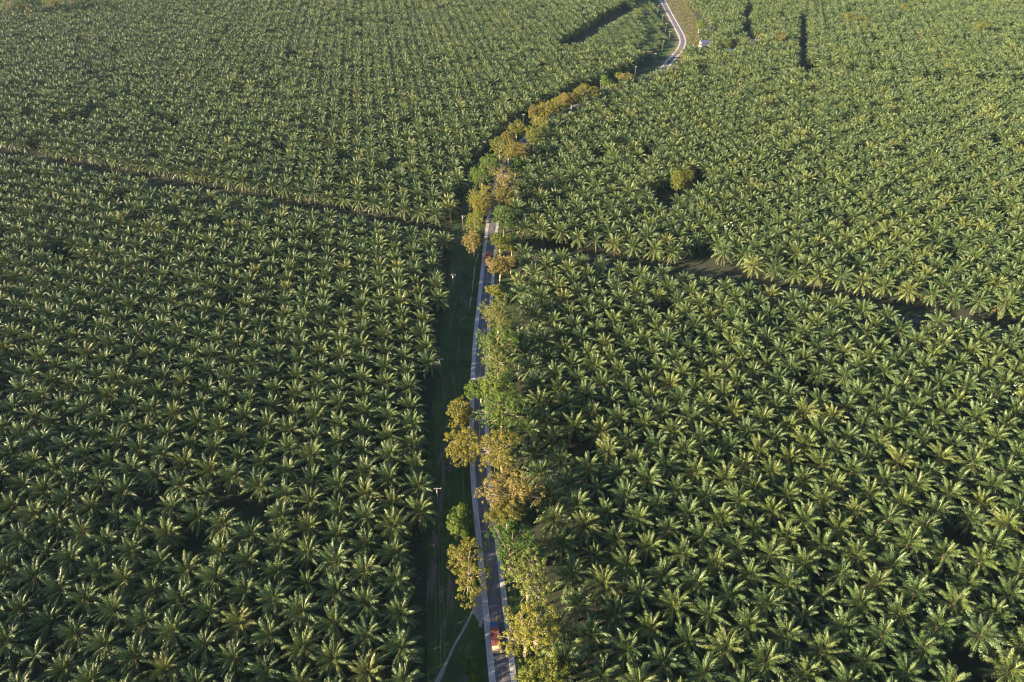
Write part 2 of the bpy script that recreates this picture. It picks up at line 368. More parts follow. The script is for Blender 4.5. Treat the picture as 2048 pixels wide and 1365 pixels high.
# ---- the rest as one mass, placed by geometry nodes
rest = np.array([k for k in range(npalm) if k not in near_set])
src = bpy.data.collections.new('palm_kinds')
for i, c in enumerate(crowns):                                
    parts = []
    cm = c.copy(); tm = trunks[i % 4]
    nv = len(cm.vertices); a = np.empty(nv * 3, np.float32); cm.vertices.foreach_get('co', a); a = a.reshape(-1, 3); a[:, 2] += PALMH
    b = np.empty(len(tm.vertices) * 3, np.float32); tm.vertices.foreach_get('co', b); b = b.reshape(-1, 3)
    def topo(m):
        lo = np.empty(len(m.loops), np.int32); m.loops.foreach_get('vertex_index', lo)
        fn = np.empty(len(m.polygons), np.int32); m.polygons.foreach_get('loop_total', fn)
        mi = np.empty(len(m.polygons), np.int32); m.polygons.foreach_get('material_index', mi); return lo, fn, mi
    l1, f1, m1 = topo(cm); l2, f2, m2 = topo(tm)
    me = raw_mesh('whole_palm', np.concatenate([a, b]), np.concatenate([f1, f2]), np.concatenate([l1, l2 + nv]), [M_FROND, M_RACHIS, M_DRY, M_TRUNK], np.concatenate([m1, m2 + 3]))
    src.objects.link(bpy.data.objects.new('palm_kind_%02d' % i, me))
pm = bpy.data.meshes.new('oil_palm_plantation'); pm.vertices.add(len(rest))
pm.vertices.foreach_set('co', np.c_[ALLP[rest], np.zeros(len(rest))].astype(np.float32).ravel())
for nm, ty, dat in (('prot', 'FLOAT_VECTOR', np.c_[tlt[rest], rot[rest]].astype(np.float32).ravel()), ('pscl', 'FLOAT_VECTOR', np.c_[scl[rest], scl[rest], scl[rest] * hgt[rest]].astype(np.float32).ravel()), ('pidx', 'INT', idx[rest].astype(np.int32))):
    at = pm.attributes.new(nm, ty, 'POINT'); at.data.foreach_set('vector' if ty != 'INT' else 'value', dat)
def scatter_group(name, coll):
    g = bpy.data.node_groups.new(name, 'GeometryNodeTree')
    g.interface.new_socket('Geometry', in_out='INPUT', socket_type='NodeSocketGeometry'); g.interface.new_socket('Geometry', in_out='OUTPUT', socket_type='NodeSocketGeometry')
    N, Lk = g.nodes, g.links
    gi, go = N.new('NodeGroupInput'), N.new('NodeGroupOutput')
    ci = N.new('GeometryNodeCollectionInfo'); ci.inputs[0].default_value = coll; ci.inputs['Separate Children'].default_value = True; ci.inputs['Reset Children'].default_value = True
    ip = N.new('GeometryNodeInstanceOnPoints'); ip.inputs['Pick Instance'].default_value = True
    def attr(nm, ty):
        a = N.new('GeometryNodeInputNamedAttribute'); a.data_type = ty; a.inputs[0].default_value = nm
        return [o for o in a.outputs if o.enabled and o.name == 'Attribute'][0]
    Lk.new(gi.outputs[0], ip.inputs['Points']); Lk.new(ci.outputs[0], ip.inputs['Instance'])
    Lk.new(attr('pidx', 'INT'), ip.inputs['Instance Index']); Lk.new(attr('prot', 'FLOAT_VECTOR'), ip.inputs['Rotation']); Lk.new(attr('pscl', 'FLOAT_VECTOR'), ip.inputs['Scale'])
    Lk.new(ip.outputs[0], go.inputs[0])
    return g
po = link(bpy.data.objects.new('oil_palm_plantation', pm))
po.modifiers.new('scatter', 'NODES').node_group = scatter_group('palm_scatter', src)
tag(po, 'vast plantation of oil palms in even rows stretching away on each side of the road', 'plantation', kind='stuff')

# ------------------------------------------------------------------ ground
def ground_mat():
    m, n, l, b = new_mat('plantation_soil')
    tc = n.new('ShaderNodeTexCoord')
    def nz(s, d=6):
        q = n.new('ShaderNodeTexNoise'); q.inputs['Scale'].default_value = s; q.inputs['Detail'].default_value = d; l.new(tc.outputs['Object'], q.inputs['Vector']); return q
    a, c = nz(.05), nz(.9)
    r1 = ramp(n, [(.35, (.018, .026, .013)), (.65, (.036, .030, .020))]); l.new(a.outputs['Fac'], r1.inputs[0])
    r2 = ramp(n, [(.35, (.013, .022, .010)), (.62, (.032, .046, .018)), (.8, (.06, .045, .03))]); l.new(c.outputs['Fac'], r2.inputs[0])
    mx = n.new('ShaderNodeMixRGB'); mx.inputs[0].default_value = .6; l.new(r1.outputs[0], mx.inputs[1]); l.new(r2.outputs[0], mx.inputs[2])
    l.new(mx.outputs[0], b.inputs['Base Color']); b.inputs['Roughness'].default_value = .95
    return m
def grass_mat(name, c0, c1, soil, stretch=.12, patch=.62, seed=0.0):
    """mown grass with worn, stretched patches of pale soil"""
    m, n, l, b = new_mat(name)
    tc = n.new('ShaderNodeTexCoord'); mp = n.new('ShaderNodeMapping'); mp.inputs['Scale'].default_value = (1, stretch, 1); mp.inputs['Location'].default_value = (seed, seed, 0)
    mp.inputs['Rotation'].default_value = (0, 0, R(3))
    l.new(tc.outputs['Object'], mp.inputs['Vector'])
    def nz(s, d, src):
        q = n.new('ShaderNodeTexNoise'); q.inputs['Scale'].default_value = s; q.inputs['Detail'].default_value = d; q.inputs['Roughness'].default_value = .62; l.new(src, q.inputs['Vector']); return q
    big = nz(.35, 7, mp.outputs[0]); mid = nz(.12, 3, tc.outputs['Object']); fine = nz(3.5, 4, tc.outputs['Object']); lin = nz(1.3, 3, mp.outputs[0])
    r = ramp(n, [(.3, c0), (.7, c1)]); l.new(fine.outputs['Fac'], r.inputs[0])
    r0 = ramp(n, [(.35, tuple(.55 * v for v in c0)), (.65, c1)]); l.new(mid.outputs['Fac'], r0.inputs[0])
    mx0 = n.new('ShaderNodeMixRGB'); mx0.inputs[0].default_value = .45; l.new(r.outputs[0], mx0.inputs[1]); l.new(r0.outputs[0], mx0.inputs[2])
    ad = n.new('ShaderNodeMath'); ad.operation = 'MULTIPLY_ADD'; ad.inputs[1].default_value = .35; l.new(lin.outputs['Fac'], ad.inputs[0])
    l.new(big.outputs['Fac'], ad.inputs[2])
    rp = n.new('ShaderNodeMapRange'); rp.inputs['From Min'].default_value = patch + .13; rp.inputs['From Max'].default_value = patch + .26; l.new(ad.outputs[0], rp.inputs['Value'])
    mx = n.new('ShaderNodeMixRGB'); l.new(rp.outputs[0], mx.inputs[0]); l.new(mx0.outputs[0], mx.inputs[1]); mx.inputs[2].default_value = (*soil, 1)
    l.new(mx.outputs[0], b.inputs['Base Color']); b.inputs['Roughness'].default_value = .95; b.inputs['Specular IOR Level'].default_value = .2
    bp = n.new('ShaderNodeBump'); bp.inputs['Strength'].default_value = .6; bp.inputs['Distance'].default_value = .25; l.new(fine.outputs['Fac'], bp.inputs['Height']); l.new(bp.outputs[0], b.inputs['Normal'])
    return m
def soil_mat(name, c0, c1, scale=1.2, rough=.9, bump=.05):
    m, n, l, b = new_mat(name)
    tc = n.new('ShaderNodeTexCoord'); q = n.new('ShaderNodeTexNoise'); q.inputs['Scale'].default_value = scale; q.inputs['Detail'].default_value = 9; q.inputs['Roughness'].default_value = .7
    l.new(tc.outputs['Object'], q.inputs['Vector']); r = ramp(n, [(.32, c0), (.68, c1)]); l.new(q.outputs['Fac'], r.inputs[0]); l.new(r.outputs[0], b.inputs['Base Color']); b.inputs['Roughness'].default_value = rough
    bp = n.new('ShaderNodeBump'); bp.inputs['Strength'].default_value = .5; bp.inputs['Distance'].default_value = bump; l.new(q.outputs['Fac'], bp.inputs['Height']); l.new(bp.outputs[0], b.inputs['Normal'])
    return m
def flat(name, pts, z, mat, kind='structure', label=None):
    """triangulated sheet from an outline of world xy points"""
    import bmesh
    me = bpy.data.meshes.new(name); bm = bmesh.new()
    bm.faces.new([bm.verts.new((p[0], p[1], z)) for p in pts]); bmesh.ops.triangulate(bm, faces=bm.faces); bmesh.ops.recalc_face_normals(bm, faces=bm.faces)
    if sum(f.normal.z for f in bm.faces) < 0: bmesh.ops.reverse_faces(bm, faces=bm.faces)
    bm.to_mesh(me); bm.free(); me.materials.append(mat)
    o = link(bpy.data.objects.new(name, me)); tag(o, label, kind=kind); return o
S = 15000
flat('ground', [(-S, -S), (S, -S), (S, S), (-S, S)], 0, ground_mat())

def ribbon(name, A, B, z, mat, thick=0.0, **kw):
    """sheet between two polylines, with side faces down to the ground when thick"""
    n = len(A); V = [(a[0], a[1], z) for a in A] + [(b[0], b[1], z) for b in B]
    F = [(i, n + i, n + i + 1, i + 1) for i in range(n - 1)]
    if thick:
        V += [(a[0], a[1], z - thick) for a in A] + [(b[0], b[1], z - thick) for b in B]
        F += [(i, i + 1, 2 * n + i + 1, 2 * n + i) for i in range(n - 1)] + [(n + i + 1, n + i, 3 * n + i, 3 * n + i + 1) for i in range(n - 1)]
    me = bpy.data.meshes.new(name); me.from_pydata(V, [], F); me.materials.append(mat)
    o = link(bpy.data.objects.new(name, me)); tag(o, kw.get('label'), kind=kw.get('kind', 'structure')); return o
def asphalt():
    m, n, l, b = new_mat('asphalt')
    tc = n.new('ShaderNodeTexCoord'); q = n.new('ShaderNodeTexNoise'); q.inputs['Scale'].default_value = .5; q.inputs['Detail'].default_value = 8; l.new(tc.outputs['Object'], q.inputs['Vector'])
    mp = n.new('ShaderNodeMapping'); mp.inputs['Scale'].default_value = (2.2, .03, 1); l.new(tc.outputs['Object'], mp.inputs['Vector'])
    w = n.new('ShaderNodeTexNoise'); w.inputs['Scale'].default_value = 1; w.inputs['Detail'].default_value = 3; l.new(mp.outputs[0], w.inputs['Vector'])
    mx = n.new('ShaderNodeMixRGB'); mx.inputs[0].default_value = .5; l.new(q.outputs['Fac'], mx.inputs[1]); l.new(w.outputs['Fac'], mx.inputs[2])
    r = ramp(n, [(.35, (.082, .080, .098)), (.65, (.125, .120, .142))]); l.new(mx.outputs[0], r.inputs[0]); l.new(r.outputs[0], b.inputs['Base Color']); b.inputs['Roughness'].default_value = .8
    return m
M_ASPH = asphalt()
def concrete():
    m = soil_mat('shoulder_concrete', (.27, .26, .28), (.46, .44, .46), 1.1, .85, .01)
    return m
M_CONC = concrete()
M_WHITE = plain('road_paint_white', (.62, .62, .60), rough=.7, var=.2, scale=8)
M_YEL = plain('road_paint_yellow', (.50, .27, .04), rough=.7, var=.25, scale=6)
ribbon('road', ED[1], ED[2], .10, M_ASPH)
ribbon('road_shoulder', ED[0], ED[1], .13, M_CONC, thick=.16)
ribbon('road_shoulder', ED[2], ED[3], .13, M_CONC, thick=.16)
ribbon('road_markings', offset(LO, 1.52), offset(LO, 1.66), .104, M_WHITE)
ribbon('road_markings', offset(LO, 5.66), offset(LO, 5.80), .104, M_WHITE)
# centre line: dashed, solid through the middle stretch
arc = np.concatenate([[0], np.cumsum(np.linalg.norm(np.diff(MID, axis=0), axis=1))])
mpx = pix(np.c_[MID, np.zeros(len(MID))])
def at_arc(P, s): return np.array([np.interp(s, arc, P[:, 0]), np.interp(s, arc, P[:, 1])]).T
s_of_y = lambda y: float(np.interp(-y, -mpx[:700, 1], arc[:700])) if True else 0
sa, sb = s_of_y(1098), s_of_y(690)
V, F = [], []
cl, crr = offset(LO, 3.57), offset(LO, 3.73)
def stripe(s0, s1):
    ss = np.linspace(s0, s1, max(2, int((s1 - s0) / 2) + 1)); a, b = at_arc(cl, ss), at_arc(crr, ss); n0 = len(V)
    for k in range(len(ss)): V.append((*a[k], .104)); V.append((*b[k], .104))
    for k in range(len(ss) - 1): F.append((n0 + 2 * k, n0 + 2 * k + 1, n0 + 2 * k + 3, n0 + 2 * k + 2))
stripe(sa, sb)
s = sa - 5 - 3
while s > 1: stripe(s, s + 3); s -= 8
s = sb + 5
while s < arc[-1] - 4: stripe(s, s + 3); s += 8
me = bpy.data.meshes.new('road_markings'); me.from_pydata(V, [], F); me.materials.append(M_YEL); tag(link(bpy.data.objects.new('road_markings', me)), kind='structure')

# grass strip between the palms and the road, verge on the tree side, open field by the bend
M_GR = grass_mat('verge_grass', (.026, .058, .019), (.052, .100, .030), (.13, .10, .085), patch=.575)
M_GR2 = grass_mat('verge_grass_bright', (.026, .052, .017), (.048, .082, .024), (.13, .13, .07), patch=.72, seed=7)
M_FIELD = grass_mat('dry_field_grass', (.045, .06, .018), (.10, .10, .034), (.18, .13, .085), stretch=.5, patch=.50, seed=3)
ypts = LO[:, 1]
plx = xat(PL, ypts) + 1.0
ribbon('grass_strip', np.c_[np.minimum(plx, LO[:, 0] - 3.5), ypts], LO + [[.05, 0]], .012, M_GR)
ribbon('grass_verge', offset(LO, -3.2 - 1.0 * np.sin(arc / 23)), LO + [[.06, 0]], .018, M_GR2)
prx = xat(PR, ypts) - 1.0
ribbon('grass_verge', ED[3] - [[.05, 0]], np.c_[np.maximum(prx, ED[3][:, 0] + 2.5), ypts], .012, M_GR)
sel = (ypts > G(1300, 160)[1])
ribbon('field', (ED[3] - [[.04, 0]])[sel], np.c_[np.maximum(prx, ED[3][:, 0] + 2.5), ypts][sel], .020, M_FIELD)
sel2 = (ypts > G(1300, 190)[1])
ribbon('grass_verge', offset(LO, -3.5)[sel2], (LO + [[.06, 0]])[sel2], .024, M_FIELD)

M_PATH = soil_mat('packed_dirt', (.17, .15, .14), (.30, .265, .24), 1.5)
M_GRAV = soil_mat('gravel', (.13, .12, .12), (.33, .30, .29), 3.0)
M_RED = soil_mat('reddish_dirt', (.03, .025, .02), (.085, .065, .05), .8)
def wob(n, a, seed): 
    r_ = np.random.default_rng(seed); q = r_.normal(0, 1, n)
    for _ in range(3): q = np.convolve(q, [.25, .5, .25], 'same')
    return q * a
pth = smooth_line(line([(862, 1400), (873, 1361), (884, 1345), (891.5, 1329), (902.5, 1304), (914, 1280), (928.5, 1259), (942, 1231), (949, 1212), (957, 1192), (966, 1176)]), 1.0)
wd = np.interp(np.linspace(0, 1, len(pth)), [0, .2, .3, .8, .86, 1], [.75, .6, .35, .32, .9, 1.4])
ribbon('path', offset(pth, -wd + wob(len(pth), .18, 1)), offset(pth, wd + wob(len(pth), .18, 2)), .024, M_PATH)
gp = line([(945, 1228), (948, 1212), (950, 1196), (955, 1176), (964, 1172), (966, 1200), (968, 1222), (966, 1238), (964, 1256), (957, 1254), (958, 1244), (953, 1240), (950, 1232)])
flat('gravel_patch', gp, .030, M_GRAV)
for (nm, a, b, w) in (('dirt_track', (-700, 194), (940, 490), 1.3), ('dirt_track', (1014, 502.5), (2600, 773), 1.5)):
    P = np.linspace(G(*a)[:2], G(*b)[:2], 260)
    ribbon(nm, offset(P, -w + wob(260, .5, 5)), offset(P, w + wob(260, .5, 6)), .022, M_RED)
ditch = smooth_line(line([(956, 508), (952.5, 520), (949.5, 540), (947, 560), (944, 580), (941, 600), (938, 622)]), 1.0)
ribbon('path', offset(ditch, -.22 + wob(len(ditch), .35, 8)), offset(ditch, .22 + wob(len(ditch), .35, 9)), .026, M_PATH)
M_SOILP = soil_mat('worn_soil', (.03, .035, .02), (.15, .125, .115), 1.6)
for a, b, w, sd_ in (((868, 1095), (866, 1060), .9, 20), ((882, 1205), (884, 1172), .5, 21), ((899, 950), (903, 905), .8, 22), ((909, 770), (905, 745), .6, 23), ((948, 1365), (951, 1270), .35, 24), ((958, 1365), (958, 1260), .3, 25), ((903, 640), (913, 600), .4, 26), ((915, 530), (917, 560), .3, 27), ((930, 1010), (927, 940), .4, 28), ((887, 1240), (879, 1300), .25, 29)):
    P = np.linspace(G(*a)[:2], G(*b)[:2], 40); t_ = np.linspace(0, 1, 40); env = np.sin(t_ * math.pi) ** .5 * w
    ribbon('bare_soil_patch', offset(P, -env * (1 + wob(40, .9, sd_))), offset(P, env * (1 + wob(40, .9, sd_ + 50))), .016 + .0002 * (sd_ - 20), M_SOILP)

# ------------------------------------------------------------------ broadleaf trees
def leaf_cloud(clumps, per, size, rs, up=.55, jit=.5):
    """leaf quads scattered over the outside of clump spheres; clumps: (n,4) centre and radius"""
    n = len(clumps) * per
    C = np.repeat(clumps[:, :3], per, 0); Rr = np.repeat(clumps[:, 3], per)
    d = rs.normal(0, 1, (n, 3)); d[:, 2] = d[:, 2] * .9 + .35; d /= np.linalg.norm(d, axis=1, keepdims=True)
    P = C + d * (Rr * rs.uniform(.55, 1.08, n))[:, None]
    N = d + rs.normal(0, jit, (n, 3)) + np.array([0, 0, up]); N /= np.linalg.norm(N, axis=1, keepdims=True)
    A = np.cross(N, rs.normal(0, 1, (n, 3))); A /= np.linalg.norm(A, axis=1, keepdims=True); B = np.cross(N, A)
    s = size * rs.uniform(.6, 1.25, n)
    a, b = A * s[:, None] * .5, B * s[:, None] * .36
    V = np.stack([P - a, P - b + a * .1, P + a, P + b + a * .1], 1).reshape(-1, 3)
    return V
def crown_clumps(rx, ry, rz, rs, dens=1.0, droop=0):
    nl = int(rs.integers(12, 17))
    lobes = []
    for i in range(nl):
        for _ in range(30):
            p = rs.uniform(-1, 1, 3)
            if np.linalg.norm(p) < 1 and (len(lobes) == 0 or min(np.linalg.norm(p - q[:3]) for q in lobes) > .42): break
        lobes.append(np.array([*p * .66, rs.uniform(.30, .46)]))
    cl = []
    for lb in lobes:
        k = int(rs.integers(20, 28) * dens)
        for _ in range(k):
            d = rs.normal(0, 1, 3); d[2] = d[2] * .9 + .25; d /= np.linalg.norm(d)
            p = lb[:3] + d * lb[3] * rs.uniform(.72, 1.12)
            cl.append((p[0] * rx, p[1] * ry, p[2] * rz, rs.uniform(.42, .85)))
    return np.array(lobes) * [rx, ry, rz, 1], np.array(cl)
def tree(px, py, rxp, ryp, col, label, hc=None, dens=1.0, group='broadleaf trees lining the road', cat='tree', name='broadleaf_tree', lean=0.0, seed=None, clear=None):
    rs = np.random.default_rng(seed if seed is not None else int(px * 7 + py * 13))
    sc = pxm(py, 9); q_ = 1.3 if 165 < py < 470 else 1.07; rxp *= 1.17 * q_; ryp *= 1.12 * q_; rx = rxp / sc
    c = .74 * rx
    P0 = G(px, py, 9); al = math.atan2(H - 9, math.hypot(P0[0], P0[1])); ca, sa_ = math.cos(al), math.sin(al)
    ry = math.sqrt(max((ryp / sc) ** 2 - (c * ca) ** 2, (.62 * rx * sa_) ** 2)) / sa_; ry = min(ry, 1.5 * rx)
    if hc is None: hc = c + max(3.0, .5 * rx + 1.6)
    if 120 < py < 310: hc += 1.0
    P0 = G(px, py, hc)
    e_ = empty(name, (P0[0], P0[1], 0))
    tag(e_, label, cat, group)
    lobes, cl = crown_clumps(rx * 1.06, ry * 1.06, c * 1.06, rs, dens)
    cl[:, 2] += hc; lobes[:, 2] += hc
    size = .33 if rxp > 20 else .48
    per = int(40 if rxp > 20 else 20)
    V = leaf_cloud(cl, per, size, rs)
    nq = len(V) // 4
    link(bpy.data.objects.new('crown', raw_mesh('crown', V, np.full(nq, 4), np.arange(4 * nq), [TM[col]])), e_)
    tb = MB(); r0 = .035 * hc + .12
    top = np.array([rs.normal(0, .3), rs.normal(0, .3), max(hc - c * .75, 1.6)])
    tb.tube([(0, 0, -.2), (top[0] * .3, top[1] * .3, top[2] * .5), top], [r0 * 1.3, r0, r0 * .85], 8)
    tb.build('trunk', M_BARK, e_, smooth=True)
    lm = MB()
    for lb in lobes:
        q = np.array(lb[:3]); m_ = top * .45 + q * .55 + np.array([0, 0, .12 * rx]); 
        lm.tube([top - [0, 0, .25], m_, q], [r0 * .5, r0 * .3, r0 * .1], 6)
        for _ in range(4):
            w_ = q + rs.normal(0, 1, 3) * [rx * .2, ry * .2, c * .25]; lm.tube([m_, (m_ + w_) / 2 + [0, 0, .2], w_], [r0 * .2, r0 * .13, r0 * .04], 5)
    lm.build('limbs', M_BARK, e_, smooth=True)
    return e_
T = [
 (1053, 1262, 55, 48, 'Y', 'large yellow-green tree whose crown overhangs the road right beside the red truck'),
 (1082, 1352, 44, 36, 'Y', 'olive tree cut off by the bottom edge of the picture, below the large yellow-green tree'),
 (1058, 1152, 47, 50, 'L', 'pale green round tree between the deep green tree and the yellow-green tree by the truck'),
 (1020, 1090, 49, 42, 'D', 'deep green clumpy tree reaching over the road, touching the pale green tree'),
 (937, 1141, 42, 56, 'O', 'big bronze-gold tree on the pole side of the road, just above the dirt path junction'),
 (922, 1046, 23, 30, 'G', 'small bright green tree alone on the dark grass strip above the bronze-gold tree'),
 (1022, 985, 48, 38, 'B', 'coppery tree with the reddest foliage of the roadside row, dropping over the road shoulder'),
 (1014, 1025, 36, 26, 'O', 'low golden tree tucked against the near side of the coppery tree'),
 (1006, 905, 46, 38, 'O', 'wide olive-gold tree directly beyond the coppery tree, opposite the golden tree'),
 (926, 888, 32, 34, 'O', 'golden yellow tree leaning over the pole side shoulder, nearer of the adjoining pair'),
 (914, 828, 27, 27, 'O', 'golden tree on the grass strip, farther of the adjoining pair, pale trunk showing'),
 (1003, 822, 46, 34, 'G', 'large bright green clumpy tree half covering the road at its narrowest view'),
 (962, 778, 26, 20, 'G', 'bright green leafy boughs reaching across the whole road to the far shoulder'),
 (1000, 775, 34, 26, 'G', 'green tree standing behind the big clumpy green tree and its long bough'),
 (996, 724, 33, 30, 'L', 'pale yellow-green tree in the middle of the unbroken roadside row'),
 (993, 686, 35, 28, 'D', 'dark green tree between two yellowish trees in the roadside row'),
 (996, 626, 33, 34, 'Y', 'yellow-green tree with an orange tinge, a twig pointing across the road'),
 (992, 581, 16, 13, 'Y', 'little yellowish tree right next to the motorcycle on the road'),
 (1000, 530, 24, 15, 'B', 'thin orange-brown tree with bare pale trunk beside the red cargo truck'),
 (1022, 527, 12, 13, 'B', 'small orange-brown tree squeezed between the thin tree and the dirt track mouth'),
 (1001, 486, 20, 20, 'Y', 'open yellow-green tree with white limbs standing at the dirt track junction'),
 (1024, 492, 14, 12, 'Y', 'small olive tree with forked pale branches at the mouth of the dirt track'),
 (1008, 434, 20, 18, 'D', 'round dark green tree with a visible forked trunk above the track junction'),
 (948, 484, 19, 20, 'B', 'bronze tree on the pole side where the dirt track meets the road'),
 (949, 442, 17, 20, 'Y', 'green-yellow tree on the pole side, just beyond the bronze tree at the junction'),
 (964, 414, 17, 13, 'O', 'golden tree pressed against the far pole side shoulder where the road disappears'),
 (960, 393, 19, 18, 'Y', 'olive tree just below the brightest green tree of the row'),
 (1007, 400, 19, 16, 'O', 'golden-orange tree above the round dark green tree'),
 (1008, 363, 26, 18, 'B', 'broad brown-orange tree beside the brightest green tree'),
 (964, 352, 18, 22, 'G', 'vivid green tree, lower of two touching where the road vanishes under crowns'),
 (981, 328, 17, 20, 'G', 'vivid green tree, upper of two touching where the road vanishes under crowns'),
 (1031, 330, 13, 14, 'D', 'small dark green tree beside the last glimpse of the road surface'),
 (999, 294, 15, 14, 'Y', 'yellow-green tree at the elbow of the tree row with a power pole near it'),
 (1018, 302, 15, 14, 'O', 'golden tree in the middle of the elbow cluster of the tree row'),
 (1040, 304, 15, 14, 'B', 'brownish tree at the palm side end of the elbow cluster'),
 (1015, 273, 11, 12, 'B', 'small bronze tree just above the elbow cluster'),
 (1034, 256, 13, 16, 'Y', 'yellow-green tree below the power pole that stands among palms'),
 (1068, 270, 14, 12, 'Y', 'separate olive tree on the grove side, next to a drooping palm'),
 (1083, 246, 14, 14, 'Y', 'round yellow-olive tree at the near foot of the golden far clump'),
 (1071, 226, 11, 14, 'B', 'brown tree at the pole side edge of the golden far clump'),
 (1094, 218, 14, 15, 'O', 'golden tree in the centre of the far clump'),
 (1113, 212, 14, 14, 'Y', 'gold-green tree at the far end of the golden clump'),
 (1127, 199, 10, 11, 'B', 'small brown tree between the golden clump and the next tall gold tree'),
 (1144, 198, 10, 12, 'B', 'small olive-brown tree next beyond the small brown one'),
 (1167, 184, 14, 17, 'O', 'tall gold tree, the last tall one before a gap in the row'),
 (1188, 186, 12, 10, 'O', 'low gold bush-like tree leaning against the tall gold tree'),
 (1214, 163, 12, 12, 'G', 'round bright green tree standing apart near the far bend'),
 (1238, 152, 7, 8, 'Y', 'tiny yellow-green tree between the round green and the last bronze tree'),
 (1253, 156, 12, 15, 'B', 'last bronze tree of the row before the open bend of the road'),
 (1400, 50, 9, 8, 'G', 'light green tree beside the grey roofed house by the far field'),
 (1452, 87, 10, 8, 'L', 'pale green tree between the blue roofed houses'),
 (1560, 78, 11, 9, 'B', 'brownish tree beyond the white roofed house'),
 (1594, 67, 7, 8, 'O', 'small golden tree at the dark gap between far palm blocks'),
 (1700, 36, 12, 7, 'Y', 'yellow-green tree at the far clearing with reddish earth'),
 (1722, 40, 10, 6, 'Y', 'smaller yellow-green tree next to the far clearing with reddish earth'),
 (1960, 56, 14, 6, 'Y', 'low lime green tree by the brown strip near the far corner'),
 (1808, 17, 9, 7, 'O', 'lone golden tree far out among the palms on the hazy side'),
 (1356, 362, 15, 13, 'Y', 'lime yellow tree standing among palms beside the weedy gap'),
 (1378, 352, 9, 9, 'Y', 'small lime tree just beyond the one beside the weedy gap'),
 (20, 6, 22, 12, 'D', 'dark tree at the top corner on the pole side, partly cut off'),
 (55, 4, 20, 12, 'D', 'dark bluish green tree next in from the top corner tree'),
 (36, 16, 9, 6, 'B', 'orange-brown shrubby tree in front of the dark corner trees'),
 (106, 2, 16, 9, 'Y', 'yellowish tree between the dark trees along the top edge'),
 (140, 4, 18, 10, 'D', 'dark tree along the top edge, farthest in from the corner'),
 (183, 30, 8, 6, 'Y', 'small yellow-green tree standing alone in the far palms by the corner wood'),
]
for t_ in T:
    far = t_[1] < 120
    tree(*t_, group='trees far out in the plantation' if far else 'broadleaf trees lining the road')
# small shrubs on the grass strip and by the track mouth
def bush(px, py, r, col, label, group='shrubs along the grass strip'):
    rs = np.random.default_rng(int(px * 3 + py)); P0 = G(px, py)
    cl = np.c_[rs.normal(0, r * .4, 14), rs.normal(0, r * .5, 14), rs.uniform(.1, r * .7, 14), rs.uniform(.25, .5, 14) * r]
    V = leaf_cloud(cl, 30, .38, rs); nq = len(V) // 4
    e_ = empty('shrub', P0); tag(e_, label, 'shrub', group)
    link(bpy.data.objects.new('foliage', raw_mesh('foliage', V, np.full(nq, 4), np.arange(4 * nq), [TM[col]])), e_)
    st = MB()
    for k in range(4):
        a = k * 1.6; st.tube([(0, 0, -.1), (math.cos(a) * r * .3, math.sin(a) * r * .3, r * .6)], [.06, .03], 5)
    st.build('stem', M_BARK, e_)
for k, (a, b, r) in enumerate([(945, 1322, 1.3), (947, 1338, 1.5), (948, 1352, 1.4), (938, 1345, 1.1), (931, 1330, .9), (941, 1308, .9), (947, 1368, 1.4)]):
    bush(a, b, r, 'G' if k % 2 == 0 else 'D', ['bright green shrub second up the hedge line near the bottom edge', 'dark shrub midway in the hedge line near the bottom edge', 'bright green shrub low in the hedge line near the bottom edge', 'dark shrub on the path side of the hedge line',
         'small bright shrub nearest the dirt path', 'small dark shrub topmost in the hedge line', 'bright green shrub cut by the bottom edge at the end of the hedge line'][k])
for k, (a, b, r, c_) in enumerate([(1338, 398, 4.2, 'G'), (1362, 390, 4.6, 'G'), (1382, 380, 4.4, 'Y'), (1352, 376, 4.6, 'Y'), (1885, 536, 3, 'G'), (1908, 548, 2.6, 'D'), (1352, 108, 3.5, 'B'), (1361, 102, 3.4, 'Y'), (1366, 112, 3, 'B'), (1596, 745, 2.6, 'Y'), (1600, 765, 2.2, 'Y')]):
    bush(a, b, r, c_, ['low green shrub at the near side of the weedy gap among the palms', 'low green shrub in the middle of the weedy gap among the palms', 'yellowish shrub at the far side of the weedy gap', 'yellowish shrub behind the weedy gap', 'green shrub in the gap beyond the grove side track',
         'dark shrub beside the green one beyond the grove side track', 'brown scrub that hides the road at the far bend, pole side', 'olive scrub that hides the road at the far bend, in the middle', 'brown scrub at the far bend on the palm side', 'yellow creeper clump over a gap in the near grove', 'smaller yellow creeper clump over a gap in the near grove'][k], 'scrub in gaps of the plantation')
# scrubby plants of the dry field (uncountable)
rs = np.random.default_rng(5)
yy = rs.uniform(G(0, 128)[1], G(0, -60)[1], 520); xl_ = np.interp(yy, ED[3][:, 1], ED[3][:, 0]) if True else 0
o_ = np.argsort(ED[3][:, 1]); xl_ = np.interp(yy, ED[3][o_, 1], ED[3][o_, 0]) + 1.5; xr_ = xat(PR, yy) + 1
xx = xl_ + (xr_ - xl_) * rs.random(520); r_ = rs.uniform(.5, 1.0, 520) * rs.choice([.8, 1, 1.6, 2.6, 3.4], 520)
k_ = xr_ > xl_ + 1
cl = np.c_[xx, yy, r_ * .3, r_][k_]
V = leaf_cloud(cl, 26, .5, rs); nq = len(V) // 4
tag(link(bpy.data.objects.new('undergrowth', raw_mesh('undergrowth', V, np.full(nq, 4), np.arange(4 * nq), [TM['Y'], TM['L'], TM['B'], TM['G']], (np.arange(nq) // 26 % 4)))), 'scrubby olive undergrowth covering the open field beside the far bend', 'undergrowth', kind='stuff')
